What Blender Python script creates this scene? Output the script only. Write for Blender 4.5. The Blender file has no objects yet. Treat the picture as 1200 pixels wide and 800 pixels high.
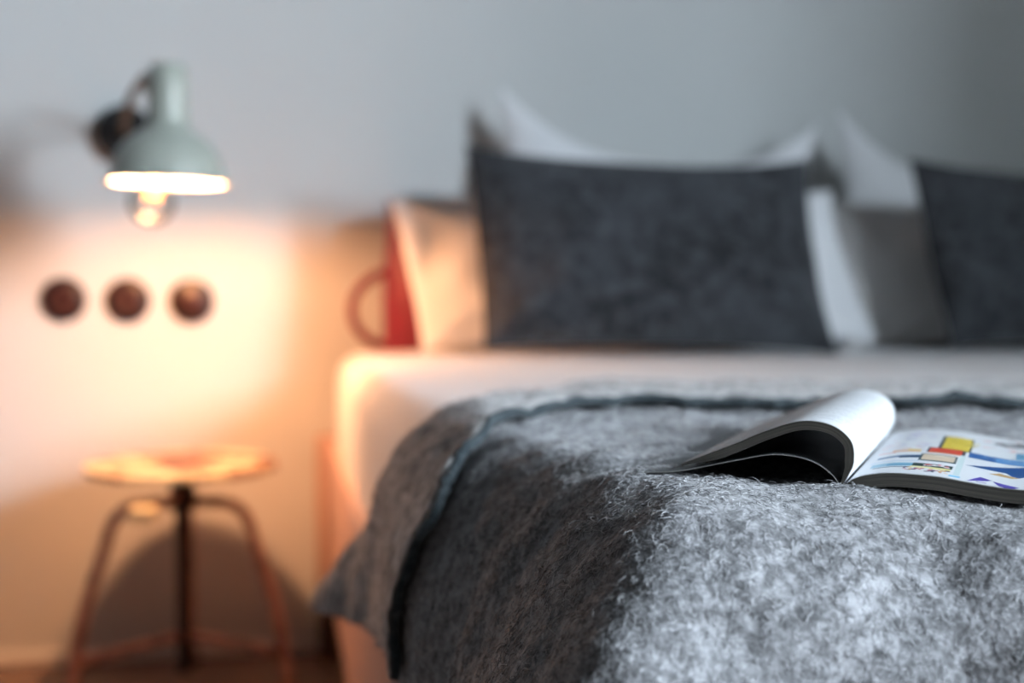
import bpy, bmesh, math, random
import numpy as np
from mathutils import Vector, Matrix, noise as mnoise

rng = np.random.default_rng(7)
random.seed(7)
SC = bpy.context.scene
COL = SC.collection
PI = math.pi

# ------------------------------------------------------------------ helpers
def link_mesh(name, verts, faces, mats, parent=None, smooth=True, midx=None):
    me = bpy.data.meshes.new(name)
    me.from_pydata([tuple(map(float, v)) for v in verts], [], [tuple(map(int, f)) for f in faces])
    for m in (mats if isinstance(mats, (list, tuple)) else [mats]):
        me.materials.append(m)
    if midx is not None:
        me.polygons.foreach_set('material_index', np.asarray(midx, dtype=np.int32))
    bm = bmesh.new(); bm.from_mesh(me)
    bmesh.ops.recalc_face_normals(bm, faces=bm.faces)
    bm.to_mesh(me); bm.free()
    if smooth:
        me.polygons.foreach_set('use_smooth', [True] * len(me.polygons))
        try:
            me.set_sharp_from_angle(angle=math.radians(40))
        except Exception:
            pass
    o = bpy.data.objects.new(name, me)
    COL.objects.link(o)
    if parent is not None:
        o.parent = parent
    return o

def empty(name, loc=(0, 0, 0)):
    o = bpy.data.objects.new(name, None)
    o.empty_display_size = .05
    o.location = loc
    COL.objects.link(o)
    return o

def tag(o, label=None, cat=None, group=None, kind=None):
    if label: o['label'] = label
    if cat: o['category'] = cat
    if group: o['group'] = group
    if kind: o['kind'] = kind
    return o

class MB:
    """collects shapes that become one mesh"""
    def __init__(s): s.v = []; s.f = []
    def add(s, v, f):
        n = len(s.v); s.v += [tuple(p) for p in v]; s.f += [tuple(i + n for i in q) for q in f]
        return s
    def box(s, x0, x1, y0, y1, z0, z1, b=0.0):
        bm = bmesh.new()
        bmesh.ops.create_cube(bm, size=1)
        for v in bm.verts:
            v.co = Vector(((x0 + x1) / 2 + v.co.x * (x1 - x0), (y0 + y1) / 2 + v.co.y * (y1 - y0), (z0 + z1) / 2 + v.co.z * (z1 - z0)))
        if b:
            bmesh.ops.bevel(bm, geom=bm.edges[:], offset=b, segments=3, affect='EDGES', profile=.5)
        bm.verts.index_update()
        s.add([v.co[:] for v in bm.verts], [[v.index for v in f.verts] for f in bm.faces]); bm.free()
        return s
    def lathe(s, prof, n=48, M=None, closed=False):
        """prof: (r, z) list, revolved about Z"""
        v = []; f = []; m = len(prof)
        for i in range(n):
            a = 2 * PI * i / n
            for r, z in prof:
                v.append((r * math.cos(a), r * math.sin(a), z))
        for i in range(n):
            j = (i + 1) % n
            for k in range(m - 1 + (1 if closed else 0)):
                k2 = (k + 1) % m
                f.append((i * m + k, j * m + k, j * m + k2, i * m + k2))
        if not closed:
            for k in (0, m - 1):
                if prof[k][0] > 1e-6:
                    f.append(tuple(i * m + k for i in range(n)))
        if M is not None:
            v = [tuple(M @ Vector(p)) for p in v]
        return s.add(v, f)
    def tube(s, pts, r, n=14, cap=True, closed=False):
        pts = [Vector(p) for p in pts]; m = len(pts)
        rs = r if isinstance(r, (list, tuple)) else [r] * m
        v = []; f = []; up = None
        for i in range(m):
            if closed:
                t = pts[(i + 1) % m] - pts[i - 1]
            else:
                t = pts[min(i + 1, m - 1)] - pts[max(i - 1, 0)]
            t.normalize()
            if up is None:
                up = t.orthogonal().normalized()
            up = (up - t * up.dot(t)).normalized()
            w = t.cross(up)
            for k in range(n):
                a = 2 * PI * k / n
                v.append(tuple(pts[i] + (up * math.cos(a) + w * math.sin(a)) * rs[i]))
        for i in range(m - (0 if closed else 1)):
            i2 = (i + 1) % m
            for k in range(n):
                k2 = (k + 1) % n
                f.append((i * n + k, i * n + k2, i2 * n + k2, i2 * n + k))
        if cap and not closed:
            f.append(tuple(range(n))); f.append(tuple((m - 1) * n + k for k in range(n)))
        return s.add(v, f)
    def build(s, name, mat, parent=None, smooth=True):
        return link_mesh(name, s.v, s.f, mat, parent, smooth)

def spline(pts, n):
    """Catmull-Rom through pts, n samples evenly spaced in length"""
    P = [np.array(p, float) for p in pts]
    P = [2 * P[0] - P[1]] + P + [2 * P[-1] - P[-2]]
    out = []
    for i in range(1, len(P) - 2):
        for t in np.linspace(0, 1, 24, endpoint=False):
            a, b, c, d = P[i - 1], P[i], P[i + 1], P[i + 2]
            out.append(.5 * (2 * b + (c - a) * t + (2 * a - 5 * b + 4 * c - d) * t * t + (3 * b - a - 3 * c + d) * t ** 3))
    out.append(P[-2]); out = np.array(out)
    L = np.concatenate([[0], np.cumsum(np.linalg.norm(np.diff(out, axis=0), axis=1))])
    u = np.linspace(0, L[-1], n)
    return np.stack([np.interp(u, L, out[:, k]) for k in range(out.shape[1])], 1)

def sstep(x, a, b):
    t = np.clip((x - a) / (b - a), 0, 1)
    return t * t * (3 - 2 * t)

# smooth value noise on numpy arrays (sum of random plane waves)
class Waves:
    def __init__(s, seed, wl, n=14):
        r = np.random.default_rng(seed)
        d = r.normal(size=(n, 3)); d /= np.linalg.norm(d, axis=1)[:, None]
        s.k = d * (2 * PI / wl) * r.uniform(.6, 1.5, n)[:, None]; s.p = r.uniform(0, 2 * PI, n); s.n = n
    def __call__(s, P):
        return np.sin(P @ s.k.T + s.p).sum(-1) / math.sqrt(s.n / 2)

# ------------------------------------------------------------------ materials
def mat(name, rgb=(.5, .5, .5), rough=.6, metal=0, spec=.5, sheen=0, bump=None, mix=None, coat=0, emit=None):
    """mix: list of (scale, detail, lo, hi, rgb2, coordinate stretch) noise layers; bump: (scale, strength, distance)"""
    m = bpy.data.materials.new(name); m.use_nodes = True
    nt = m.node_tree; N = nt.nodes; L = nt.links
    b = N['Principled BSDF']
    b.inputs['Base Color'].default_value = (*rgb, 1); b.inputs['Roughness'].default_value = rough
    b.inputs['Metallic'].default_value = metal; b.inputs['Specular IOR Level'].default_value = spec
    if sheen:
        b.inputs['Sheen Weight'].default_value = sheen; b.inputs['Sheen Roughness'].default_value = .5
    if coat: b.inputs['Coat Weight'].default_value = coat
    if emit:
        b.inputs['Emission Color'].default_value = (*emit[0], 1); b.inputs['Emission Strength'].default_value = emit[1]
    tc = N.new('ShaderNodeTexCoord')
    prev = None
    for (scale, detail, lo, hi, rgb2, st) in (mix or []):
        mp = N.new('ShaderNodeMapping'); mp.inputs['Scale'].default_value = st
        L.new(tc.outputs['Object'], mp.inputs['Vector'])
        nz = N.new('ShaderNodeTexNoise'); nz.inputs['Scale'].default_value = scale; nz.inputs['Detail'].default_value = detail
        L.new(mp.outputs[0], nz.inputs['Vector'])
        mr = N.new('ShaderNodeMapRange'); mr.inputs['From Min'].default_value = lo; mr.inputs['From Max'].default_value = hi
        L.new(nz.outputs['Fac'], mr.inputs['Value'])
        mx = N.new('ShaderNodeMix'); mx.data_type = 'RGBA'
        L.new(mr.outputs[0], mx.inputs['Factor'])
        if prev is None: mx.inputs['A'].default_value = (*rgb, 1)
        else: L.new(prev, mx.inputs['A'])
        mx.inputs['B'].default_value = (*rgb2, 1)
        prev = mx.outputs['Result']
    if prev is not None: L.new(prev, b.inputs['Base Color'])
    if bump:
        nz = N.new('ShaderNodeTexNoise'); nz.inputs['Scale'].default_value = bump[0]; nz.inputs['Detail'].default_value = 4
        L.new(tc.outputs['Object'], nz.inputs['Vector'])
        bp = N.new('ShaderNodeBump'); bp.inputs['Strength'].default_value = bump[1]; bp.inputs['Distance'].default_value = bump[2]
        L.new(nz.outputs['Fac'], bp.inputs['Height']); L.new(bp.outputs[0], b.inputs['Normal'])
    return m

ONE = (1, 1, 1)
M_wall = mat('wall_paint', (.64, .65, .64), .85, bump=(60, .05, .002), mix=[(3, 3, .3, .8, (.615, .625, .615), ONE)])
M_trim = mat('trim_paint', (.80, .79, .76), .5, mix=[(4, 2, .4, .8, (.68, .67, .64), ONE)])
M_floor = mat('floor_wood', (.20, .13, .10), .5, mix=[(6, 6, .3, .7, (.13, .085, .065), (1, .08, 1))])
M_sheet = mat('white_cotton', (.80, .80, .80), .8, sheen=.1, bump=(90, .08, .002), mix=[(5, 2, .35, .8, (.76, .76, .77), ONE)])
M_pillow = mat('white_pillowcase', (.88, .88, .89), .8, sheen=.1, bump=(30, .15, .004), mix=[(4, 2, .35, .8, (.84, .84, .855), ONE)])
M_greycase = mat('grey_pillowcase', (.78, .755, .735), .8, sheen=.1, bump=(30, .15, .004), mix=[(4, 2, .35, .8, (.74, .715, .695), ONE)])
M_char = mat('charcoal_wool', (.017, .018, .021), .95, spec=.1, sheen=.25, bump=(220, .4, .002),
             mix=[(55, 5, .42, .68, (.066, .070, .078), (1, 1, 1)), (9, 4, .45, .75, (.052, .056, .063), (1, 1, 1))])
M_wool = mat('felted_wool', (.14, .14, .145), .95, spec=.1, sheen=.3, bump=(320, .6, .002),
             mix=[(130, 5, .40, .62, (.34, .34, .355), (1, 1, 1)), (28, 4, .55, .9, (.18, .18, .187), (1, 1, 1))])
M_wool_band = mat('felted_wool_band', (.20, .195, .192), .95, spec=.1, sheen=.3, bump=(320, .6, .002),
             mix=[(110, 5, .40, .62, (.60, .59, .58), (1, 1, 1)), (20, 4, .52, .75, (.22, .215, .21), (3, .6, .6))])
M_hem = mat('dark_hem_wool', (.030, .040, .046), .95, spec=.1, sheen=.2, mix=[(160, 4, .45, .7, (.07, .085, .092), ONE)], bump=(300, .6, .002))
M_rail = mat('salmon_wood', (.52, .34, .28), .55, mix=[(8, 5, .35, .7, (.46, .29, .235), (1, .15, 1))])
M_darkwood = mat('dark_wood', (.055, .03, .022), .6, mix=[(8, 5, .35, .7, (.035, .02, .015), (1, 1, .1))])
M_lamp = mat('sage_enamel', (.37, .395, .345), .35, spec=.5, mix=[(10, 3, .4, .8, (.35, .375, .325), ONE)])
M_lining = mat('white_enamel_lining', (.88, .86, .80), .5, mix=[(10, 3, .4, .8, (.85, .83, .77), ONE)])
M_black = mat('black_metal', (.007, .007, .008), .45, mix=[(10, 3, .4, .8, (.010, .010, .010), ONE)])
M_brass = mat('aged_brass', (.42, .30, .16), .4, metal=.8, mix=[(20, 3, .4, .7, (.3, .2, .1), ONE)])
M_darkbrass = mat('tarnished_brass', (.16, .11, .07), .5, metal=.5, mix=[(20, 3, .4, .7, (.11, .075, .045), ONE)])
M_bakelite = mat('brown_bakelite', (.042, .012, .010), .35, mix=[(12, 3, .4, .8, (.036, .010, .009), ONE)])
M_bakelite_black = mat('black_bakelite', (.012, .007, .007), .4, mix=[(12, 3, .4, .8, (.016, .009, .008), ONE)])
M_hole_shade = mat('painted_hole_shade', (.004, .003, .003), .9, mix=[(12, 3, .4, .8, (.006, .004, .004), ONE)])
M_red = mat('red_enamel', (.17, .005, .020), .45, mix=[(6, 3, .4, .8, (.14, .004, .016), ONE)])
M_redin = mat('dark_red_enamel', (.12, .008, .012), .5, mix=[(6, 3, .4, .8, (.10, .007, .010), ONE)])
M_seat = mat('chipped_cream_paint', (.68, .60, .38), .55,
             mix=[(9, 5, .50, .54, (.13, .05, .03), (1, 1.6, 1)), (26, 5, .54, .58, (.30, .16, .09), ONE)], bump=(40, .2, .002))
M_leg = mat('rusty_pink_steel', (.48, .26, .215), .5, metal=.15, mix=[(35, 5, .50, .62, (.17, .065, .045), ONE), (70, 4, .6, .7, (.42, .24, .17), ONE)])
M_spindle = mat('dark_steel', (.02, .013, .012), .45, metal=.4, mix=[(40, 3, .4, .8, (.035, .02, .016), ONE)])
M_clamp = mat('cream_clamp_paint', (.78, .68, .42), .5, mix=[(30, 4, .6, .7, (.5, .35, .2), ONE)])
M_papertop = None

# paper with printed colour attribute
def printed(name, rough=.45, coat=0):
    m = bpy.data.materials.new(name); m.use_nodes = True
    N = m.node_tree.nodes; b = N['Principled BSDF']
    at = N.new('ShaderNodeVertexColor'); at.layer_name = 'print'
    m.node_tree.links.new(at.outputs['Color'], b.inputs['Base Color'])
    b.inputs['Roughness'].default_value = rough; b.inputs['Coat Weight'].default_value = coat
    return m
M_print = printed('printed_paper', .5)
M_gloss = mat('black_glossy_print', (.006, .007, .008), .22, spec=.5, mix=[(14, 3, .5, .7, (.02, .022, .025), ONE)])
M_cover = mat('grey_cover_stock', (.11, .115, .12), .3, mix=[(10, 3, .45, .7, (.085, .09, .095), ONE)])
def edge_mat():
    m = bpy.data.materials.new('page_edges'); m.use_nodes = True
    N = m.node_tree.nodes; L = m.node_tree.links; b = N['Principled BSDF']
    uv = N.new('ShaderNodeUVMap'); uv.uv_map = 'thick'
    sp = N.new('ShaderNodeSeparateXYZ'); L.new(uv.outputs[0], sp.inputs[0])
    cb = N.new('ShaderNodeCombineXYZ'); mu = N.new('ShaderNodeMath'); mu.operation = 'MULTIPLY'; mu.inputs[1].default_value = 22
    L.new(sp.outputs['Y'], mu.inputs[0]); L.new(mu.outputs[0], cb.inputs['Y'])
    m2 = N.new('ShaderNodeMath'); m2.operation = 'MULTIPLY'; m2.inputs[1].default_value = 1.5
    L.new(sp.outputs['X'], m2.inputs[0]); L.new(m2.outputs[0], cb.inputs['X'])
    nz = N.new('ShaderNodeTexNoise'); nz.inputs['Scale'].default_value = 1; nz.inputs['Detail'].default_value = 3
    L.new(cb.outputs[0], nz.inputs['Vector'])
    cr = N.new('ShaderNodeValToRGB'); e = cr.color_ramp.elements
    e[0].position = .36; e[0].color = (.03, .028, .025, 1); e[1].position = .68; e[1].color = (.14, .128, .105, 1)
    L.new(nz.outputs['Fac'], cr.inputs['Fac']); L.new(cr.outputs[0], b.inputs['Base Color'])
    b.inputs['Roughness'].default_value = .8
    return m
M_edge = edge_mat()
M_pageedge = mat('paper_edge', (.5, .49, .46), .8, mix=[(30, 3, .4, .8, (.45, .44, .41), ONE)])

def glass_mat(name, tint_face, tint_edge, gloss=.06):
    m = bpy.data.materials.new(name); m.use_nodes = True
    N = m.node_tree.nodes; L = m.node_tree.links
    for n in list(N):
        if n.type == 'BSDF_PRINCIPLED': N.remove(n)
    out = [n for n in N if n.type == 'OUTPUT_MATERIAL'][0]
    lw = N.new('ShaderNodeLayerWeight'); lw.inputs['Blend'].default_value = .35
    mx = N.new('ShaderNodeMix'); mx.data_type = 'RGBA'; mx.inputs['A'].default_value = (*tint_face, 1); mx.inputs['B'].default_value = (*tint_edge, 1)
    L.new(lw.outputs['Facing'], mx.inputs['Factor'])
    tr = N.new('ShaderNodeBsdfTransparent'); L.new(mx.outputs['Result'], tr.inputs['Color'])
    gl = N.new('ShaderNodeBsdfGlossy'); gl.inputs['Roughness'].default_value = .05
    ms = N.new('ShaderNodeMixShader')
    mm = N.new('ShaderNodeMath'); mm.operation = 'MULTIPLY'; mm.inputs[1].default_value = gloss
    L.new(lw.outputs['Fresnel'], mm.inputs[0]); L.new(mm.outputs[0], ms.inputs['Fac'])
    L.new(tr.outputs[0], ms.inputs[1]); L.new(gl.outputs[0], ms.inputs[2]); L.new(ms.outputs[0], out.inputs['Surface'])
    return m
M_bulb = glass_mat('bulb_glass', (.97, .96, .93), (.22, .18, .16), .03)
M_pane = glass_mat('window_glass', (.97, .98, .98), (.9, .93, .93), .3)
M_filament = mat('glowing_filament', (1, .5, .15), .5, emit=((1.0, .42, .09), 1.6))

# ------------------------------------------------------------------ the room
FL = 0.010
WY = 2.40
def struct(name, mb, m):
    o = mb.build(name, m, smooth=False); o['kind'] = 'structure'; return o
tag(struct('floor', MB().box(-2.6, 2.86, -2.7, WY, FL - .1, FL), M_floor), 'dark brown wooden bedroom floor')
tag(struct('wall_back', MB().box(-2.6, 2.86, WY, WY + .12, FL - .1, 2.9), M_wall), 'pale grey painted wall behind the bed')
tag(struct('baseboard_back', MB().box(-2.6, 2.4, WY - .012, WY, FL, .032, .003), M_trim), 'low painted baseboard along the wall behind the bed')
# unseen right-hand wall; window opening made deep to dim the back wall's right end
WX0, WX1 = 2.40, 2.86
wy0, wy1, wz0, wz1 = -2.05, -.55, 1.15, 2.50
mb = MB()
mb.box(WX0, WX1, -2.7, wy0, FL, 2.9).box(WX0, WX1, wy1, WY, FL, 2.9).box(WX0, WX1, wy0, wy1, FL, wz0).box(WX0, WX1, wy0, wy1, wz1, 2.9)
tag(struct('wall_right', mb, M_wall), 'unseen side wall, window opening made deep to shade the back wall')
mb = MB()
for a, b in ((wy0, wy0 + .05), (wy1 - .05, wy1), (-1.325, -1.275)):
    mb.box(WX1 - .06, WX1 - .01, a, b, wz0, wz1, .004)
for a, b in ((wz0, wz0 + .05), (wz1 - .05, wz1), (1.85, 1.89)):
    mb.box(WX1 - .058, WX1 - .012, wy0 + .05, wy1 - .05, a, b, .004)
wf = struct('window_1', mb, M_trim); tag(wf, 'white window frame in the side wall')
pn = MB().box(WX1 - .036, WX1 - .032, wy0 + .05, wy1 - .05, wz0 + .05, wz1 - .05).build('window_pane', M_pane, wf, False)

# ------------------------------------------------------------------ bed frame
BX0, BX1, BY0, BY1 = .092, 1.80, .60, 2.375
bed = empty('bed_frame', (BX0, BY1, FL))
tag(bed, 'salmon wooden bed frame under the white mattress', 'bed')
def bpart(name, mb, m, par=bed):
    o = mb.build(name, m, None); o.parent = par; o.matrix_parent_inverse = Matrix.Translation(-Vector(par.location)); return o
bpart('headboard', MB().box(BX0 - .024, BX1 + .024, BY1 - .022, BY1 + .010, .13, .418, .006), M_rail)
bpart('side_rail', MB().box(BX0, BX0 + .026, BY0 + .02, BY1 - .023, .135, .412, .004), M_rail)
bpart('side_rail', MB().box(BX1 - .026, BX1, BY0 + .02, BY1 - .023, .135, .412, .004), M_rail)
bpart('foot_rail', MB().box(BX0 + .027, BX1 - .027, BY0 + .02, BY0 + .046, .135, .40, .004), M_rail)
for x, y in ((BX0 - .022, BY1 - .06), (BX1 - .03, BY1 - .06), (BX0 + .03, BY0 + .06), (BX1 - .08, BY0 + .06)):
    bpart('leg', MB().box(x, x + .05, y, y + .05, FL, .1345, .004), M_darkwood)
bpart('slat_base', MB().box(BX0 + .027, BX1 - .027, BY0 + .048, BY1 - .024, .33, .352, .003), M_darkwood)

# ------------------------------------------------------------------ mattress in white sheet
def mattress():
    XL, X1, Y0, Y1, Z0, Z1 = .106, 1.79, .66, 2.350, .3525, .574
    X0 = XL
    ny = 90
    def prof(y):
        X0 = XL + .065 * (1 - float(sstep(np.array(y), .68, .98)))
        t = float(sstep(np.array(y), 1.05, 1.7))
        r = .105 * (1 - t) + .045 * t; rb = .03
        puff = .009 * float(sstep(np.array(y), 1.12, 1.5)) * (1 - float(sstep(np.array(y), 2.2, 2.33)))
        p = []
        for k in range(7):
            a = -PI / 2 - k / 6 * PI / 2
            p.append((X0 + rb + rb * math.cos(a), Z0 + rb + rb * math.sin(a)))
        for z in np.linspace(Z0 + rb, Z1 - r, 8)[1:-1]:
            p.append((X0 - .003 * math.sin((z - Z0) / (Z1 - Z0) * PI) + .0015 * math.sin(y * 23 + z * 9), z))
        for k in range(13):
            a = PI - k / 12 * PI / 2
            p.append((X0 + r + r * math.cos(a), Z1 - r + r * math.sin(a)))
        q = [(X0 + X1 - a, b) for a, b in reversed(p)]
        mid = [(x, Z1 + puff * min(1, (x - X0 - r) / .15, (X1 - r - x) / .15)) for x in np.linspace(X0 + r, X1 - r, 30)[1:-1]]
        return p + mid + q
    rows = []
    ys = np.concatenate([Y0 + np.array([0, .004, .012, .025, .045]), np.linspace(Y0 + .08, Y1 - .08, ny), Y1 - np.array([.045, .025, .012, .004, 0])])
    for y in ys:
        e = min(y - Y0, Y1 - y); k = 0 if e > .05 else .05 - math.sqrt(max(0, .05 ** 2 - (.05 - e) ** 2))
        rows.append([(x + (k if x < .5 * (X0 + X1) else -k) * (abs(x - .5 * (X0 + X1)) / (.5 * (X1 - X0))), y, z - k * (1 if z > .5 else -.3)) for x, z in prof(y)])
    n = len(rows[0]); v = [p for r in rows for p in r]; f = []
    for i in range(len(rows) - 1):
        for k in range(n):
            k2 = (k + 1) % n
            f.append((i * n + k, i * n + k2, (i + 1) * n + k2, (i + 1) * n + k))
    f.append(tuple(range(n))); f.append(tuple((len(rows) - 1) * n + k for k in range(n)))
    return link_mesh('mattress', v, f, M_sheet)
tag(mattress(), 'thick mattress in a smooth white fitted sheet on the bed frame', 'mattress')

# ------------------------------------------------------------------ blanket
ZT = .5875; YC = .665; RF = .105
W1 = Waves(3, .22); W2 = Waves(5, .07); W3 = Waves(8, .035)
def blanket_pt(s, y, off=0.0, flap=False):
    """s: arc length across the bed (negative on top, positive down the left side); y: along the bed, below YC it rolls over the foot"""
    s = np.asarray(s, float); y = np.asarray(y, float)
    q = YC - y
    q = q - .55 * np.clip(-s + .205 - .30, 0, .25)
    bl = sstep(y, .66, .98); XC = .228 * (1 - bl) + .178 * bl; RA = .135 * (1 - bl) + .088 * bl; RB = .27 * (1 - bl) + .088 * bl; RS = .5 * (RA + RB)
    ax = np.clip(s / RS, 0, PI / 2); over = np.maximum(s - RS * PI / 2, 0)
    dx = RB * (1 - np.cos(ax)) + over
    X = np.where(s <= 0, XC - s, XC - RA * np.sin(ax))
    ay = np.clip(q / RF, 0, PI / 2); ov = np.maximum(q - RF * PI / 2, 0)
    dy = RF * (1 - np.cos(ay)) + ov
    Y = np.where(q <= 0, y, y + q - RF * np.sin(ay))
    d = (dx ** 3 + dy ** 3 + 1e-12) ** (1 / 3)
    hang = sstep(dx, .03, .30)
    # hanging folds
    fa = 1 - .85 * sstep(y, .80, .95)
    X = X - hang * fa * (.010 * np.sin(y * 31 + 1.0 * np.sin(y * 7)) + .006 * np.sin(y * 57 + 2) + .004)
    X = X - .058 * sstep(y, 1.02, 1.25) * sstep(dx, .04, .20)
    Y = Y - sstep(dy, .05, .3) * .012 * (1 + np.sin(s * 24))
    Z = ZT - d
    P = np.stack([X, Y, Z], -1)
    lump = .0022 * W1(P) + .0013 * W2(P) + .0006 * W3(P)
    nx = np.stack([-np.sin(ax) * RB / RA, -np.sin(ay), np.maximum(np.cos(ax) * np.cos(ay), .05)], -1)
    nx /= np.linalg.norm(nx, axis=-1)[..., None]
    return P + nx * (lump + off)[..., None]

def grid_mesh(name, P, m, parent=None, solid=0):
    a, b = P.shape[:2]
    idx = np.arange(a * b).reshape(a, b)
    f = np.stack([idx[:-1, :-1], idx[1:, :-1], idx[1:, 1:], idx[:-1, 1:]], -1).reshape(-1, 4)
    o = link_mesh(name, P.reshape(-1, 3), f, m, parent)
    return o

FS = np.array([-1.66, -.9, -.6, -.35, -.20, -.13, -.08, -.03, .01, .05, .10, .17, .25])
FY = np.array([.95, .97, .985, 1.015, 1.055, 1.065, 1.05, 1.005, .955, .920, .885, .872, .880])
BS = np.array([-1.66, -.9, -.7, -.45, -.25, -.15, -.10, -.05, .00, .05, .12, .19, .25])
BYv = np.array([1.18, 1.20, 1.215, 1.245, 1.29, 1.29, 1.25, 1.18, 1.100, 1.085, 1.125, 1.19, 1.24])
def smooth_interp(x, xs, ys):
    xf = np.linspace(xs[0], xs[-1], 800); yf = np.interp(xf, xs, ys)
    k = np.hanning(33); k /= k.sum()
    yf = np.convolve(np.pad(yf, 16, mode='edge'), k, 'valid')
    return np.interp(x, xf, yf)
HEM = .25
blanket = empty('wool_blanket', (.9, 1.0, ZT))
tag(blanket, 'fluffy grey felted wool blanket spread over the foot of the bed', 'blanket')
def keep(o, par):
    o.parent = par; o.matrix_parent_inverse = Matrix.Translation(-Vector(par.location)); return o
# main layer
sv = np.concatenate([np.linspace(-1.55, -.62, 40), np.linspace(-.60, .46, 240)])
t = np.linspace(0, 1, 190)
mixb = .5 + .30 * sstep(sv, -.05, .05) - .78 * sstep(sv, .215, .25)
Yb_main = (1 - mixb) * smooth_interp(np.clip(sv, -1.6, HEM), FS, FY) + mixb * smooth_interp(np.clip(sv, -1.6, HEM), BS, BYv)
Ym = (YC - .40) + t[None, :] * (Yb_main[:, None] - (YC - .40))
P = blanket_pt(np.repeat(sv[:, None], t.size, 1), Ym, np.zeros_like(Ym))
o = keep(grid_mesh('blanket_body', P, M_wool), blanket)
sm = o.modifiers.new('thickness', 'SOLIDIFY'); sm.thickness = .004; sm.offset = -1
# folded band across it
sv2 = np.concatenate([np.linspace(-1.54, -.62, 50), np.linspace(-.60, HEM, 170)])
Yf = smooth_interp(sv2, FS, FY); Yb = smooth_interp(sv2, BS, BYv)
w = np.linspace(0, 1, 60)
wig = .003 * np.sin(sv2 * 40) + .002 * np.sin(sv2 * 93 + 1)
YY = (Yf + wig)[:, None] + w[None, :] * (Yb - Yf - wig)[:, None]
offp = (.010 - .005 * sstep(sv2, .0, .1))[:, None] * np.ones_like(YY) + .004 * (1 - w)[None, :]
offp += -.004 * sstep(w, .93, 1)[None, :] + .003 * sstep(sv2, .03, .14)[:, None] * (1 - sstep(w, .0, .6))[None, :]
def hem_map(s, w):
    return np.where(s > .08, .08 + (s - .08) * (.132 + .038 * w) / .17, s)
SS2 = hem_map(np.repeat(sv2[:, None], w.size, 1), w[None, :])
P2 = blanket_pt(SS2, YY, offp, True)
o = keep(grid_mesh('folded_band', P2, M_wool_band), blanket)
sm = o.modifiers.new('thickness', 'SOLIDIFY'); sm.thickness = .007; sm.offset = -1
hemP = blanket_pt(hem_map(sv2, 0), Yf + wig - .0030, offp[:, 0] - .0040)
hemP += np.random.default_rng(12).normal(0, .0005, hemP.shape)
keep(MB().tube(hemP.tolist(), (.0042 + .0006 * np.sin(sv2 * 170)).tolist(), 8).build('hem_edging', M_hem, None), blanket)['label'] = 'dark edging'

# wool fibres standing off the blanket
def fuzz_mat(name, dark, light):
    m = bpy.data.materials.new(name); m.use_nodes = True
    N = m.node_tree.nodes; L = m.node_tree.links; b = N['Principled BSDF']
    hi = N.new('ShaderNodeHairInfo'); cr = N.new('ShaderNodeValToRGB'); e = cr.color_ramp.elements
    e[0].position = .25; e[0].color = (*dark, 1); e[1].position = .85; e[1].color = (*light, 1)
    L.new(hi.outputs['Random'], cr.inputs['Fac']); L.new(cr.outputs[0], b.inputs['Base Color'])
    b.inputs['Roughness'].default_value = .8; b.inputs['Specular IOR Level'].default_value = .2
    return m
M_fuzz = fuzz_mat('wool_fibre', (.07, .07, .074), (.72, .72, .74))

def fibres(name, sq, offs, length, rad, m, seed, lift=(.1, .5), flap=False):
    r = np.random.default_rng(seed)
    s, y = sq; n = s.size; e = 1e-3
    p = blanket_pt(s, y, offs); ps = blanket_pt(s + e, y, offs) - p; py = blanket_pt(s, y + e, offs) - p
    ps /= np.linalg.norm(ps, axis=1)[:, None]; py /= np.linalg.norm(py, axis=1)[:, None]
    nn = np.cross(py, ps); nn /= np.linalg.norm(nn, axis=1)[:, None]
    nn *= np.where((nn @ np.array([-.3, -.5, 1.0])) < 0, -1, 1)[:, None]
    # clumped direction field plus scatter
    ang = .55 * Waves(seed + 1, .018)(p) + r.normal(0, 1.0, n) + .6
    T = ps * np.cos(ang)[:, None] + py * np.sin(ang)[:, None]
    B = np.cross(nn, T)
    L = length * r.uniform(.5, 1.4, n); lf = r.uniform(lift[0], lift[1], n) ** 1.3
    wild = r.random(n) < .06; lf = np.where(wild, r.uniform(.5, 1.1, n), lf)
    curl = r.normal(0, .9, n); K = 5
    pts = np.empty((n, K, 3)); pos = p - nn * .0008
    a = np.zeros(n); el = lf.copy()
    pts[:, 0] = pos
    for k in range(1, K):
        d = (T * np.cos(a)[:, None] + B * np.sin(a)[:, None]) * np.cos(el)[:, None] + nn * np.sin(el)[:, None]
        pos = pos + d * (L / (K - 1))[:, None]; pts[:, k] = pos
        a = a + curl * .8 + r.normal(0, .25, n); el = el - lf * r.uniform(.25, .75, n)
    hc = bpy.data.hair_curves.new(name)
    hc.add_curves([K] * n)
    hc.attributes['position'].data.foreach_set('vector', pts.reshape(-1).astype(np.float32))
    ra = hc.attributes.get('radius') or hc.attributes.new('radius', 'FLOAT', 'POINT')
    rr = np.tile(np.array([1, .95, .85, .65, .3]), n) * np.repeat(rad * r.uniform(.7, 1.3, n), K)
    ra.data.foreach_set('value', rr.astype(np.float32))
    hc.materials.append(m)
    o = bpy.data.objects.new(name, hc); COL.objects.link(o)
    o['kind'] = 'stuff'
    return keep(o, blanket)

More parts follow.
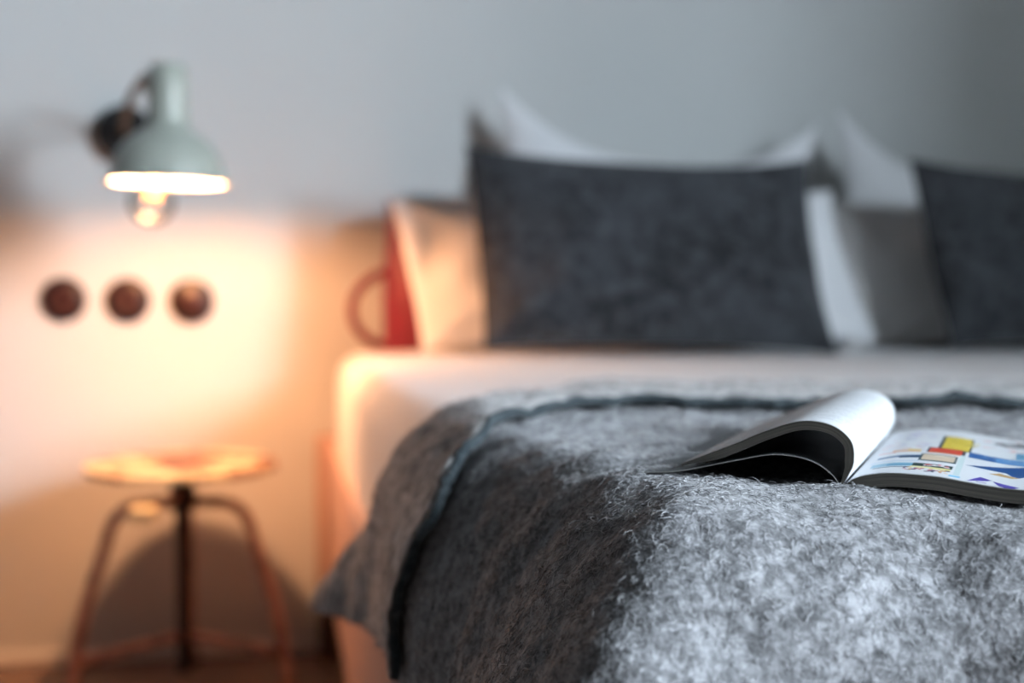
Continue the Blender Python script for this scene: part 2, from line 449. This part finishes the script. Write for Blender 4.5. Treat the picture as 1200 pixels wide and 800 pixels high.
def sample_body(n, s0, s1, y0, y1, seed):
    r = np.random.default_rng(seed); s = r.uniform(s0, s1, n); y = r.uniform(y0, y1, n)
    # clumps: reject by a wavy density
    p = blanket_pt(s, y, np.zeros_like(s)); dens = .62 + .38 * Waves(seed + 3, .011, 20)(p) * .8
    k = (r.random(n) < dens) & (y < np.interp(s, sv, Yb_main) - .012) & (y < smooth_interp(s, FS, FY) + .03)
    return s[k], y[k]
s, y = sample_body(430000, -.48, .30, .43, .95, 21)
fibres('wool_fuzz', (s, y), np.zeros_like(s), .0075, .00011, M_fuzz, 31)
s, y = sample_body(90000, -.85, .25, .95, 1.24, 22)
fibres('wool_fuzz', (s, y), np.zeros_like(s), .009, .0002, M_fuzz, 32)

# fuzz along the folded band's front hem, within the band
r = np.random.default_rng(5); n = 30000
s = r.uniform(-.9, HEM, n); ww = r.uniform(.08, .98, n)
yf = smooth_interp(s, FS, FY) + .003 * np.sin(s * 40) + .002 * np.sin(s * 93 + 1); yb = smooth_interp(s, BS, BYv)
yy = yf + ww * (yb - yf)
fibres('wool_fuzz', (hem_map(s, ww), yy), .010 - .005 * sstep(s, .0, .1) + .004 * (1 - ww) - .004 * sstep(ww, .93, 1) + .003 * sstep(s, .03, .14) * (1 - sstep(ww, 0, .6)), .007, .0002, M_fuzz, 33, (.05, .3))

# ------------------------------------------------------------------ magazine
MO = Vector((.304, .654, .5885)); A = math.radians(32.4)
sp = Vector((math.sin(A), math.cos(A), 0)); rd = Vector((math.cos(A), -math.sin(A), 0)); LEN = .225
mag = empty('open_magazine', MO)
tag(mag, 'open magazine lying on the grey blanket, left pages curled over', 'magazine')
def W(sx, h, tt):     # local (across to the right, up, along the spine) relative to the magazine's empty
    v = rd * sx + sp * tt; return (v.x, v.y, h)

def offset_curve(C, d):
    T = np.gradient(C, axis=0); T /= np.linalg.norm(T, axis=1)[:, None]
    Nn = np.stack([-T[:, 1], T[:, 0]], 1)
    return C + Nn * np.asarray(d)[:, None]

def leaf_block(name, top, bot, mats, flare=0.0, tilt=0.0):
    """solid between two section curves (top and bottom), extruded along the spine; materials: faces top, bottom, edges"""
    n = len(top); K = 26; v = []; f = []; mi = []; uv = {}
    ts = np.linspace(0, LEN, K)
    for tt in ts:
        g = 1 + flare * tt / LEN
        for p in top: v.append(W(p[0] * g, p[1] * g, tt))
        for p in bot: v.append(W(p[0] * g, p[1] * g, tt))
    S = 2 * n
    for k in range(K - 1):
        for i in range(n - 1):
            a = k * S + i
            f.append((a, a + 1, a + S + 1, a + S)); mi.append(0)
            a = k * S + n + i
            f.append((a, a + 1, a + S + 1, a + S)); mi.append(1)
        for i in (0, n - 1):
            a = k * S + i
            f.append((a, a + n, a + n + S, a + S)); mi.append(2)
    me_edge = len(f)
    for k in (0, K - 1):
        for i in range(n - 1):
            a = k * S + i
            f.append((a, a + 1, a + 1 + n, a + n)); mi.append(2)
    me = bpy.data.meshes.new(name); me.from_pydata(v, [], f)
    for m in mats: me.materials.append(m)
    me.polygons.foreach_set('material_index', np.array(mi, dtype=np.int32))
    ul = me.uv_layers.new(name='thick')
    for li, l in enumerate(me.loops):
        i = l.vertex_index % S
        ul.data[li].uv = ((i % n) / n, 0.0 if i < n else 1.0)
    bm = bmesh.new(); bm.from_mesh(me); bmesh.ops.recalc_face_normals(bm, faces=bm.faces); bm.to_mesh(me); bm.free()
    me.polygons.foreach_set('use_smooth', [True] * len(me.polygons))
    me.set_sharp_from_angle(angle=math.radians(50))
    o = bpy.data.objects.new(name, me); COL.objects.link(o); o.parent = mag
    return o

# section curves in (across to the right, up)
curlC = spline([(.0005, .0005), (.0035, .006), (.0062, .0135), (.0045, .0247), (-.0060, .0327), (-.0225, .0342), (-.0418, .0278), (-.061, .0190), (-.0905, .0066)], 80)
u = np.linspace(0, 1, 80)
thick = .0048 * np.minimum(1, .25 + u * 7) * (1 - .72 * sstep(u, .80, 1))
curlIn = offset_curve(curlC, thick)
coverC = spline([(-.0012, .0005), (-.0050, .0055), (-.0138, .0115), (-.0250, .0146), (-.0395, .0150), (-.062, .0100), (-.0905, .0032), (-.1135, .0008)], 70)
coverIn = offset_curve(coverC, .0004 * np.ones(70))
rightC = spline([(.0022, .0005), (.006, .0034), (.0128, .0060), (.0268, .0080), (.0487, .0074), (.0627, .0056), (.077, .0038), (.0907, .0028), (.125, .0022), (.16, .0020)], 70)
ur = np.linspace(0, 1, 70)
rightIn = offset_curve(rightC, -.0072 * np.minimum(1, .15 + ur * 9))
rightIn[:, 1] = np.minimum(rightIn[:, 1], rightC[:, 1] - .001)

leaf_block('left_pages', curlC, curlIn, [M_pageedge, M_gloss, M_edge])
leaf_block('cover', coverC, coverIn, [M_cover, M_gloss, M_pageedge])
leaf_block('right_pages', rightC, rightIn, [M_pageedge, M_cover, M_edge])

def page_sheet(name, curve, off, paint, nt, t0=.0006, t1=LEN - .0006):
    """printed top leaf following a section curve; paint(s, t) returns linear RGB"""
    C = offset_curve(curve, off * np.ones(len(curve)))
    L = np.concatenate([[0], np.cumsum(np.linalg.norm(np.diff(C, axis=0), axis=1))])
    ns = int(L[-1] / .00065)
    us = np.linspace(0, L[-1], ns); cs = np.stack([np.interp(us, L, C[:, k]) for k in (0, 1)], 1)
    ts = np.linspace(t0, t1, nt)
    S, T = np.meshgrid(us, ts, indexing='ij')
    V = np.empty((ns, nt, 3))
    V[..., 0] = cs[:, 0][:, None] * rd.x + sp.x * T; V[..., 1] = cs[:, 0][:, None] * rd.y + sp.y * T; V[..., 2] = cs[:, 1][:, None]
    X = np.repeat(cs[:, 0][:, None], nt, 1)
    col = paint(S, T, X, L[-1])
    idx = np.arange(ns * nt).reshape(ns, nt)
    f = np.stack([idx[:-1, :-1], idx[1:, :-1], idx[1:, 1:], idx[:-1, 1:]], -1).reshape(-1, 4)
    me = bpy.data.meshes.new(name); me.from_pydata(V.reshape(-1, 3).tolist(), [], f.tolist())
    me.materials.append(M_print)
    ca = me.color_attributes.new('print', 'FLOAT_COLOR', 'POINT')
    c4 = np.ones((ns * nt, 4), np.float32); c4[:, :3] = col.reshape(-1, 3)
    ca.data.foreach_set('color', c4.reshape(-1))
    me.polygons.foreach_set('use_smooth', [True] * len(me.polygons))
    o = bpy.data.objects.new(name, me); COL.objects.link(o); o.parent = mag
    return o

def lin(r, g, b):
    c = np.array([r, g, b]) / 255.
    return .80 * np.where(c <= .04045, c / 12.92, ((c + .055) / 1.055) ** 2.4)
PAPER = np.array([.64, .65, .67])
def paint_text(S, T, X, LT):
    c = np.broadcast_to(PAPER, S.shape + (3,)).copy()
    r = np.random.default_rng(2)
    # grey rows of small unreadable print in two columns
    row = np.floor(T / .0032).astype(int); inrow = (T % .0032) < .0017
    cell = np.floor(S / .0013).astype(int)
    rnd = r.random((400, 400)); on = rnd[np.clip(row, 0, 399), np.clip(cell, 0, 399)] > .25
    body = ((S > .018) & (S < .072)) | ((S > .078) & (S < .132))
    body &= (T > .018) & (T < LEN - .02)
    k = (inrow & on & body)
    c[k] = c[k] * .80
    return c
def paint_collage(S, T, X, LT):
    c = np.broadcast_to(PAPER, S.shape + (3,)).copy()
    r = np.random.default_rng(4)
    def box(s0, s1, t0, t1, rgb, sk=0.0):
        k = (X > s0) & (X < s1) & (T - sk * (X - s0) > t0) & (T - sk * (X - s0) < t1); c[k] = lin(*rgb); return k
    def poly(pts, rgb):
        k = np.zeros(S.shape, bool); n = len(pts)
        for i in range(n):
            (x1, y1), (x2, y2) = pts[i], pts[(i + 1) % n]
            if y1 == y2: continue
            cr = ((y1 > T) != (y2 > T)) & (X < (x2 - x1) * (T - y1) / (y2 - y1) + x1); k ^= cr
        c[k] = lin(*rgb)
    def specks(s0, s1, t0, t1, rgbs, n, w=.0022, h=.003):
        for i in range(n):
            a = r.uniform(s0, s1); b = r.uniform(t0, t1)
            box(a, a + w * r.uniform(.5, 1.5), b, b + h * r.uniform(.5, 1.3), rgbs[i % len(rgbs)])
    # first column beside the spine
    specks(.010, .036, .150, .205, [(205, 200, 225), (230, 215, 220), (190, 195, 220)], 26, .004, .004)
    specks(.009, .035, .104, .140, [(235, 205, 200), (225, 215, 225), (205, 205, 225)], 22, .004, .004)
    box(.018, .034, .094, .103, (235, 180, 140)); box(.026, .034, .098, .108, (240, 205, 130)); box(.010, .020, .088, .094, (235, 200, 195))
    box(.012, .037, .062, .071, (95, 130, 165), .5); box(.024, .037, .064, .074, (40, 75, 110), .45)
    box(.010, .036, .044, .050, (210, 222, 235), .3)
    box(.012, .035, .026, .040, (150, 195, 215), .25); box(.020, .034, .030, .038, (105, 165, 195), .25); box(.014, .036, .0215, .0245, (90, 120, 140), .25)
    # second column of boxes
    box(.0425, .0620, .118, .186, (55, 75, 85)); box(.0445, .0606, .121, .186, (226, 200, 72))
    specks(.046, .059, .130, .175, [(236, 214, 110), (205, 180, 60)], 14, .005, .003)
    box(.0370, .0590, .097, .122, (65, 60, 70)); box(.0385, .0575, .100, .121, (222, 74, 52)); box(.0385, .0570, .0945, .0995, (235, 180, 150))
    box(.0350, .0560, .058, .089, (45, 80, 90)); box(.0368, .0545, .062, .087, (222, 200, 172)); specks(.038, .053, .066, .084, [(200, 190, 170), (235, 215, 190)], 18, .004, .002)
    box(.0338, .0556, .0335, .0462, (38, 66, 64)); specks(.0385, .052, .035, .043, [(240, 220, 225), (226, 90, 90), (240, 230, 230)], 16, .0025, .0035)
    box(.0335, .0545, .0270, .0332, (240, 234, 176)); box(.0440, .0545, .0255, .0325, (232, 222, 150))
    specks(.030, .054, .013, .026, [(60, 55, 80), (210, 70, 80), (90, 75, 110), (230, 170, 70), (190, 90, 120)], 34, .0018, .0028)
    box(.0545, .0605, .008, .0135, (120, 195, 230))
    box(.0570, .0600, .016, .100, (205, 222, 222))
    # third column
    specks(.066, .090, .150, .205, [(240, 200, 195), (225, 220, 235), (232, 180, 170)], 20, .004, .004)
    box(.0880, .100, .118, .150, (110, 170, 205))
    box(.0612, .0935, .098, .122, (45, 98, 160), -.25); box(.0770, .100, .094, .116, (95, 150, 205), -.2)
    specks(.064, .092, .100, .116, [(85, 135, 190), (150, 190, 225)], 26, .003, .002)
    poly([(.0612, .063), (.072, .071), (.083, .078), (.100, .092), (.100, .060), (.0885, .0365), (.0835, .055), (.070, .060)], (30, 82, 145))
    poly([(.0745, .044), (.0800, .051), (.0905, .040), (.0870, .036)], (200, 165, 115))
    poly([(.0640, .004), (.0705, .026), (.0770, .0195), (.0735, .0135), (.0690, .010)], (84, 70, 168))
    poly([(.0770, .0175), (.0905, .006), (.0862, -.004), (.0800, .0045)], (84, 70, 168))
    box(.0690, .0745, .006, .009, (150, 140, 190))
    specks(.100, .150, .02, .19, [(90, 140, 200), (230, 120, 90), (240, 210, 110), (60, 90, 110)], 60, .012, .012)
    return c
page_sheet('left_page', curlC, -.0003, paint_text, 200)
page_sheet('right_page', rightC, .0003, paint_collage, 320)

# ------------------------------------------------------------------ pillows and cushions
def pillow(name, m, cx, by, width, height, thick, lean, roll=0, yaw=0, ear=.1, side=.03, bottom=.01, seed=1, zb=.583, skew=0.0, wr=.004, tl=0.0, tr=0.0, pe=.55):
    n = 56; g = np.linspace(-1, 1, n); g = np.sign(g) * (1 - (1 - np.abs(g)) ** 1.25)
    U, V = np.meshgrid(g, g, indexing='ij')
    fu = 1 - np.abs(U) ** 2.6; fv = 1 - np.abs(V) ** 2.6
    x = width / 2 * U * 1.0 - np.sign(U) * np.abs(U) ** 3 * side * fv + skew * (V + 1) / 2
    top = ((V + 1) / 2) ** 2; bot = ((1 - V) / 2) ** 2
    z = height / 2 * (V + 1) - ear * fu * top + bottom * fu * bot + tl * top * ((1 - U) / 2) ** 2 + tr * top * ((1 + U) / 2) ** 2
    prof = ((1 - np.abs(U) ** 2.4) * (1 - np.abs(V) ** 2.2)).clip(0) ** pe * (1 - .14 * V)
    w1 = Waves(seed, width * .45); w2 = Waves(seed + 9, width * .16)
    Q = np.stack([x, np.zeros_like(x), z], -1)
    wrk = (w1(Q) * wr + w2(Q) * wr * .45) * np.minimum(1, prof * 2.5)
    # creases that run in from the corners
    for su in (-1, 1):
        for sv_ in (-1, 1):
            dd = np.hypot(U - su, V - sv_); ang = np.arctan2(V - sv_, (U - su))
            wrk = wrk + wr * .9 * np.sin(ang * 9 + seed) * np.exp(-(dd / .55) ** 2) * np.minimum(1, dd * 2.2) * np.minimum(1, prof * 3)
    f_ = np.stack([x, -(thick / 2 * prof + wrk), z], -1)
    b_ = np.stack([x, (thick / 2 * prof + wrk * .5), z], -1)
    bend = .015 * np.sin(PI * (V + 1) / 2)
    f_[..., 1] += bend; b_[..., 1] += bend
    vid = np.arange(n * n).reshape(n, n); bid = vid.copy(); k = n * n; vb = []
    for i in range(n):
        for j in range(n):
            if 0 < i < n - 1 and 0 < j < n - 1:
                bid[i, j] = k; k += 1; vb.append(b_[i, j])
    v = np.concatenate([f_.reshape(-1, 3), np.array(vb)])
    q = lambda I: np.stack([I[:-1, :-1], I[1:, :-1], I[1:, 1:], I[:-1, 1:]], -1).reshape(-1, 4)
    o = link_mesh(name, v, np.concatenate([q(vid), q(bid)[:, ::-1]]), m)
    R = Matrix.Rotation(yaw, 4, 'Z') @ Matrix.Rotation(-lean, 4, 'X') @ Matrix.Rotation(roll, 4, 'Y')
    co = np.array([R @ Vector(p) for p in v])
    o.rotation_euler = R.to_euler()
    o.location = (cx, by, zb - co[:, 2].min())
    return o

R_ = math.radians
p = pillow('white_pillow', M_pillow, .668, 2.215, .61, .43, .12, R_(13), R_(5.5), 0, ear=.115, side=.02, seed=3, pe=.7, wr=.001)
tag(p, 'white pillow against the wall, its two pointed corners showing behind the left charcoal cushion', 'pillow')
p = pillow('white_pillow', M_pillow, 1.335, 2.215, .60, .43, .13, R_(13), R_(3), 0, ear=.135, side=.02, seed=13, pe=.7, wr=.001)
tag(p, 'white pillow against the wall with one pointed corner above the grey pillow', 'pillow')
p = pillow('white_pillow', M_pillow, .632, 2.075, .80, .285, .15, R_(20), R_(-1), 0, ear=.012, side=.010, skew=-.044, seed=23, wr=.007)
tag(p, 'long white pillow behind the left charcoal cushion, lamplit end beside the red jug', 'pillow')
p = pillow('grey_pillow', M_greycase, 1.38, 2.09, .80, .278, .12, R_(20), R_(0), 0, ear=.012, side=.015, seed=33, wr=.006)
tag(p, 'grey pillow leaning behind the partly cut off charcoal cushion', 'pillow')
p = pillow('charcoal_cushion', M_char, .598, 1.925, .575, .335, .13, R_(17), R_(1.4), 0, ear=.022, side=.008, seed=43, skew=-.022, wr=.005)
tag(p, 'dark charcoal wool cushion wholly in view, leaning on the long white pillow', 'cushion')
p = pillow('charcoal_cushion', M_char, 1.372, 1.925, .575, .33, .13, R_(17), R_(1), 0, ear=.022, side=.008, seed=53, skew=-.035, wr=.005)
tag(p, 'dark charcoal wool cushion cut off by the picture edge, in front of the grey pillow', 'cushion')

# ------------------------------------------------------------------ red jug on the mattress corner
jug = empty('red_jug', (.247, 2.285, .574))
tag(jug, 'tall red jug with a loop handle, half hidden behind the lamplit white pillow', 'jug')
prof = [(0, 0), (.048, 0), (.053, .004), (.054, .02), (.054, .10), (.052, .15), (.048, .20), (.046, .245), (.049, .268), (.0475, .269), (.0435, .245), (.045, .20), (.049, .15), (.051, .10), (.051, .012), (0, .010)]
MB().lathe([(a * 1.13, b) for a, b in prof], 48).build('body', M_red, jug)
hp = spline([(-.046, 0, .142), (-.075, 0, .136), (-.104, 0, .112), (-.116, 0, .078), (-.106, 0, .042), (-.078, 0, .018), (-.050, 0, .012)], 40)
MB().tube(hp.tolist(), .0085, 14).build('handle', M_red, jug)

# ------------------------------------------------------------------ wall sockets and switch
def disc(name, x, z, label, cat, kind, grp=None):
    e = empty(name, (x, WY, z)); tag(e, label, cat, grp)
    Mx = Matrix.Rotation(PI / 2, 4, 'X')
    rr = .0400
    MB().lathe([(0, .0002), (rr, .0002), (rr, .008), (rr - .003, .0115), (rr - .010, .0125), (rr - .012, .009), (0, .009)], 48, Mx).build('frame', M_bakelite_black, e)
    if kind == 'socket':
        MB().lathe([(rr - .0125, .0092), (rr - .0125, .0125), (rr - .0145, .0135), (.0215, .0135), (.0210, .012), (.0205, .010), (0, .0095)], 48, Mx).build('insert', M_bakelite, e)
        for sx in (-1, 1):
            MB().lathe([(0, .0094), (.0035, .0094), (.0035, .0104), (0, .0104)], 16, Matrix.Translation((sx * .0095, 0, 0)) @ Mx).build('painted_pin_hole', M_hole_shade, e)  # solid near-black discs, the shade inside the holes put into their colour
        MB().lathe([(0, .0094), (.0018, .0094), (.0018, .0112), (0, .0112)], 16, Matrix.Translation((0, 0, 0)) @ Mx).build('screw', M_brass, e)
    else:
        MB().lathe([(rr - .0125, .0092), (rr - .0125, .0125), (rr - .0145, .0135), (0, .0135)], 48, Mx).build('insert', M_bakelite, e)
        b = MB().box(-.0165, .0165, -.0185, -.0132, -.0165, .0165, .002); b.build('rocker', M_bakelite, e)
    return e
disc('power_socket', -.375, .668, 'round dark brown wall socket, the one of three farthest from the bed', 'socket', 'socket')
disc('power_socket', -.2645, .6665, 'round dark brown wall socket, middle one of the row of three', 'socket', 'socket')
disc('light_switch', -.1525, .6645, 'round dark brown light switch with a square rocker, nearest the bed', 'light switch', 'switch')

# ------------------------------------------------------------------ reading lamp on the wall
LX, LY, LZ = -.1605, 2.005, .8500
lamp = empty('wall_lamp', (-.264, WY, .964))
tag(lamp, 'lit sage green dome lamp with clear bulb, fixed to the wall above the stool', 'lamp')
def lpart(name, mb, m, par=lamp, shade=True):
    o = mb.build(name, m); o.parent = par; return o
Ml = Matrix.Translation(Vector((LX, LY, LZ)) - Vector(lamp.location)) @ Matrix.Rotation(R_(.3), 4, 'X') @ Matrix.Rotation(R_(1.0), 4, 'Y') @ Matrix.Scale(.908, 4)
MB().lathe([(0, .0003), (.048, .0003), (.050, .004), (.050, .022), (.046, .027), (0, .028)], 40, Matrix.Rotation(PI / 2, 4, 'X')).build('wall_plate', M_black, lamp)
a0 = Vector((0, -.02, 0)); a1 = Vector((LX, LY, LZ)) - Vector(lamp.location)
arm = spline([a0, (.004, -.07, .008), (.022, -.14, .040), (.060, -.27, .062), (a1.x - .028, a1.y + .040, a1.z + .142), (a1.x, a1.y + .012, a1.z + .145)], 36)
MB().tube(arm.tolist(), .0075, 12).build('arm', M_darkbrass, lamp)
outer = [(.1005, 0), (.1005, .004), (.0945, .006), (.0930, .012), (.0895, .030), (.0810, .050), (.0680, .067), (.0520, .079), (.0400, .086), (.0360, .092), (.0345, .105), (.0325, .150), (.0305, .190), (.0270, .194), (0, .195)]
shade = MB().lathe(outer + [(0, .192), (.0235, .191), (.0260, .150), (.0285, .105), (.0300, .092), (.0360, .0835), (.0500, .0765), (.0660, .0645), (.0790, .0480), (.0872, .0290), (.0905, .0115), (.0925, .002)], 64, Ml, True).build('shade', M_lamp, lamp)
MB().lathe([(.0990, -.0012), (.0922, .0008), (.0902, .0110), (.0866, .0285), (.0785, .0475), (.0655, .0635), (.0495, .0755), (.0300, .0860), (.0285, .0855),
            (.0490, .0745), (.0648, .0625), (.0777, .0468), (.0858, .0280), (.0893, .0108), (.0912, -.0004), (.0990, -.0026)], 64, Ml, True).build('reflector', M_lining, lamp)
bx = -.012
Mb = Ml @ Matrix.Translation((-.006, 0, .07)) @ Matrix.Rotation(R_(11), 4, 'Y') @ Matrix.Translation((0, 0, -.07))
cap = MB().lathe([(0, .060), (.014, .060), (.0145, .064), (.0135, .068), (.0145, .072), (.0135, .076), (.0145, .080), (.014, .088), (0, .088)], 24, Mb)
gl = []
for k in range(25):
    a = -PI / 2 + k / 24 * (PI / 2 + .9)
    gl.append((.0385 * math.cos(a), -.036 + .0385 * math.sin(a)))
gl += [(.021, .012), (.0165, .030), (.0140, .0598)]
bulb = MB().lathe(gl, 40, Mb)
bulb.f = [q for q in bulb.f if len(q) == 4]
bulb = bulb.build('bulb', M_bulb, lamp)
capo = cap.build('bulb_cap', M_brass, bulb)
fil = MB()
for k in range(4):
    a = k * PI / 2 + .4
    fil.tube([tuple(Mb @ Vector((.004 * math.cos(a), .004 * math.sin(a), .020))), tuple(Mb @ Vector((.011 * math.cos(a),   .011 * math.sin(a), -.030)))], .0009, 8)
fil.build('filament', M_filament, bulb)

# ------------------------------------------------------------------ stool
SX, SY, SZ = -.1555, 2.155, .404
stool = empty('metal_stool', (SX, SY, FL))
tag(stool, 'old metal stool with round chipped cream seat standing below the wall lamp', 'stool')
zs = SZ - FL
MB().lathe([(0, -.010), (.120, -.010), (.146, -.013), (.1525, -.012), (.1545, -.007), (.1535, -.002), (.148, .0005), (.10, 0), (0, -.001)], 64, Matrix.Translation((0, 0, zs))).build('seat', M_seat, stool).rotation_euler = (0, 0, R_(165))
MB().lathe([(0, -.0105), (.045, -.0105), (.045, -.015), (.026, -.022), (.020, -.038), (.020, -.052), (.028, -.056), (.028, -.072), (.020, -.078), (0, -.078)], 32, Matrix.Translation((0, 0, zs))).build('hub', M_spindle, stool)
sprof = [(0, .045)]
z = .045
while z < zs - .08:
    sprof += [(.0120, z), (.0135, z + .002)]; z += .004
sprof += [(.012, zs - .079), (0, zs - .079)]
MB().lathe(sprof, 20, None).build('spindle', M_spindle, stool)
zh = zs - .064
for k, a in enumerate((R_(205), R_(335), R_(90))):
    d = Vector((math.cos(a), math.sin(a), 0))
    pl = spline([d * .020 + Vector((0, 0, zh)), d * .07 + Vector((0, 0, zh + .001)), d * .098 + Vector((0, 0, zh - .006)), d * .118 + Vector((0, 0, zh - .028)), d * .130 + Vector((0, 0, zh - .065)), d * .165 + Vector((0, 0, .16)), d * .193 + Vector((0, 0, .004))], 50)
    lg = MB().tube(pl.tolist(), .0095, 14).build('leg', M_leg, stool)
    MB().lathe([(0, 0), (.0125, 0), (.0125, .012), (.0105, .016), (0, .016)], 20, Matrix.Translation(d * .193)).build('foot_cap', M_spindle, lg)
    zr0 = .092; t_ = .176
    MB().tube([tuple(d * .012 + Vector((0, 0, .106))), tuple(d * t_ + Vector((0, 0, zr0)))], .0085, 12).build('stretcher', M_leg, stool)
lv = MB().tube([(-.006, -.012, zh + .012), (-.030, -.095, zh + .010), (-.043, -.152, zh + .008)], .006, 12).build('height_lever', M_leg, stool)
MB().box(-.020, .020, -.012, .012, -.010, .012, .006).build('grip', M_clamp, lv).location = (-.046, -.163, zh + .008)

# ------------------------------------------------------------------ light
def light(name, typ, loc, energy, col, **kw):
    l = bpy.data.lights.new(name, typ); l.energy = energy; l.color = col
    for k, v in kw.items(): setattr(l, k, v)
    o = bpy.data.objects.new(name, l); o.location = loc; COL.objects.link(o); return o
pos = Vector(lamp.location) + (Mb @ Vector((0, 0, .020)))
light('lamp_light', 'POINT', pos, 21.5, (1.0, .465, .215), shadow_soft_size=.022)
light('lamp_reflector_light', 'SPOT', pos, 25.0, (1.0, .465, .215), shadow_soft_size=.03, spot_size=R_(128), spot_blend=1.0)
wl = light('daylight', 'AREA', (WX1 + .05, (wy0 + wy1) / 2, (wz0 + wz1) / 2), 1080, (.78, .88, 1.0), shape='RECTANGLE', size=wy1 - wy0, size_y=wz1 - wz0)
wl.rotation_euler = Vector((-1, 0, 0)).to_track_quat('-Z', 'Y').to_euler()
wd = bpy.data.worlds.new('World'); SC.world = wd; wd.use_nodes = True
bg = wd.node_tree.nodes['Background']; bg.inputs[0].default_value = (.85, .92, 1.0, 1); bg.inputs[1].default_value = .048

# ------------------------------------------------------------------ camera
cam = bpy.data.cameras.new('camera'); co = bpy.data.objects.new('camera', cam); COL.objects.link(co)
cam.sensor_width = 36; cam.lens = 45; cam.clip_start = .02
TH = R_(10.4); PT = math.atan(70 / 1500)
co.location = (0, 0, .70)
fwd = Vector((math.sin(TH) * math.cos(PT), math.cos(TH) * math.cos(PT), -math.sin(PT)))
co.rotation_euler = fwd.to_track_quat('-Z', 'Y').to_euler()
cam.dof.use_dof = True; cam.dof.focus_distance = .70; cam.dof.aperture_fstop = 3.1
SC.camera = co
SC.view_settings.view_transform = 'Standard'; SC.view_settings.look = 'None'
SC.view_settings.exposure = 0; SC.view_settings.gamma = 1; SC.view_settings.use_curve_mapping = False
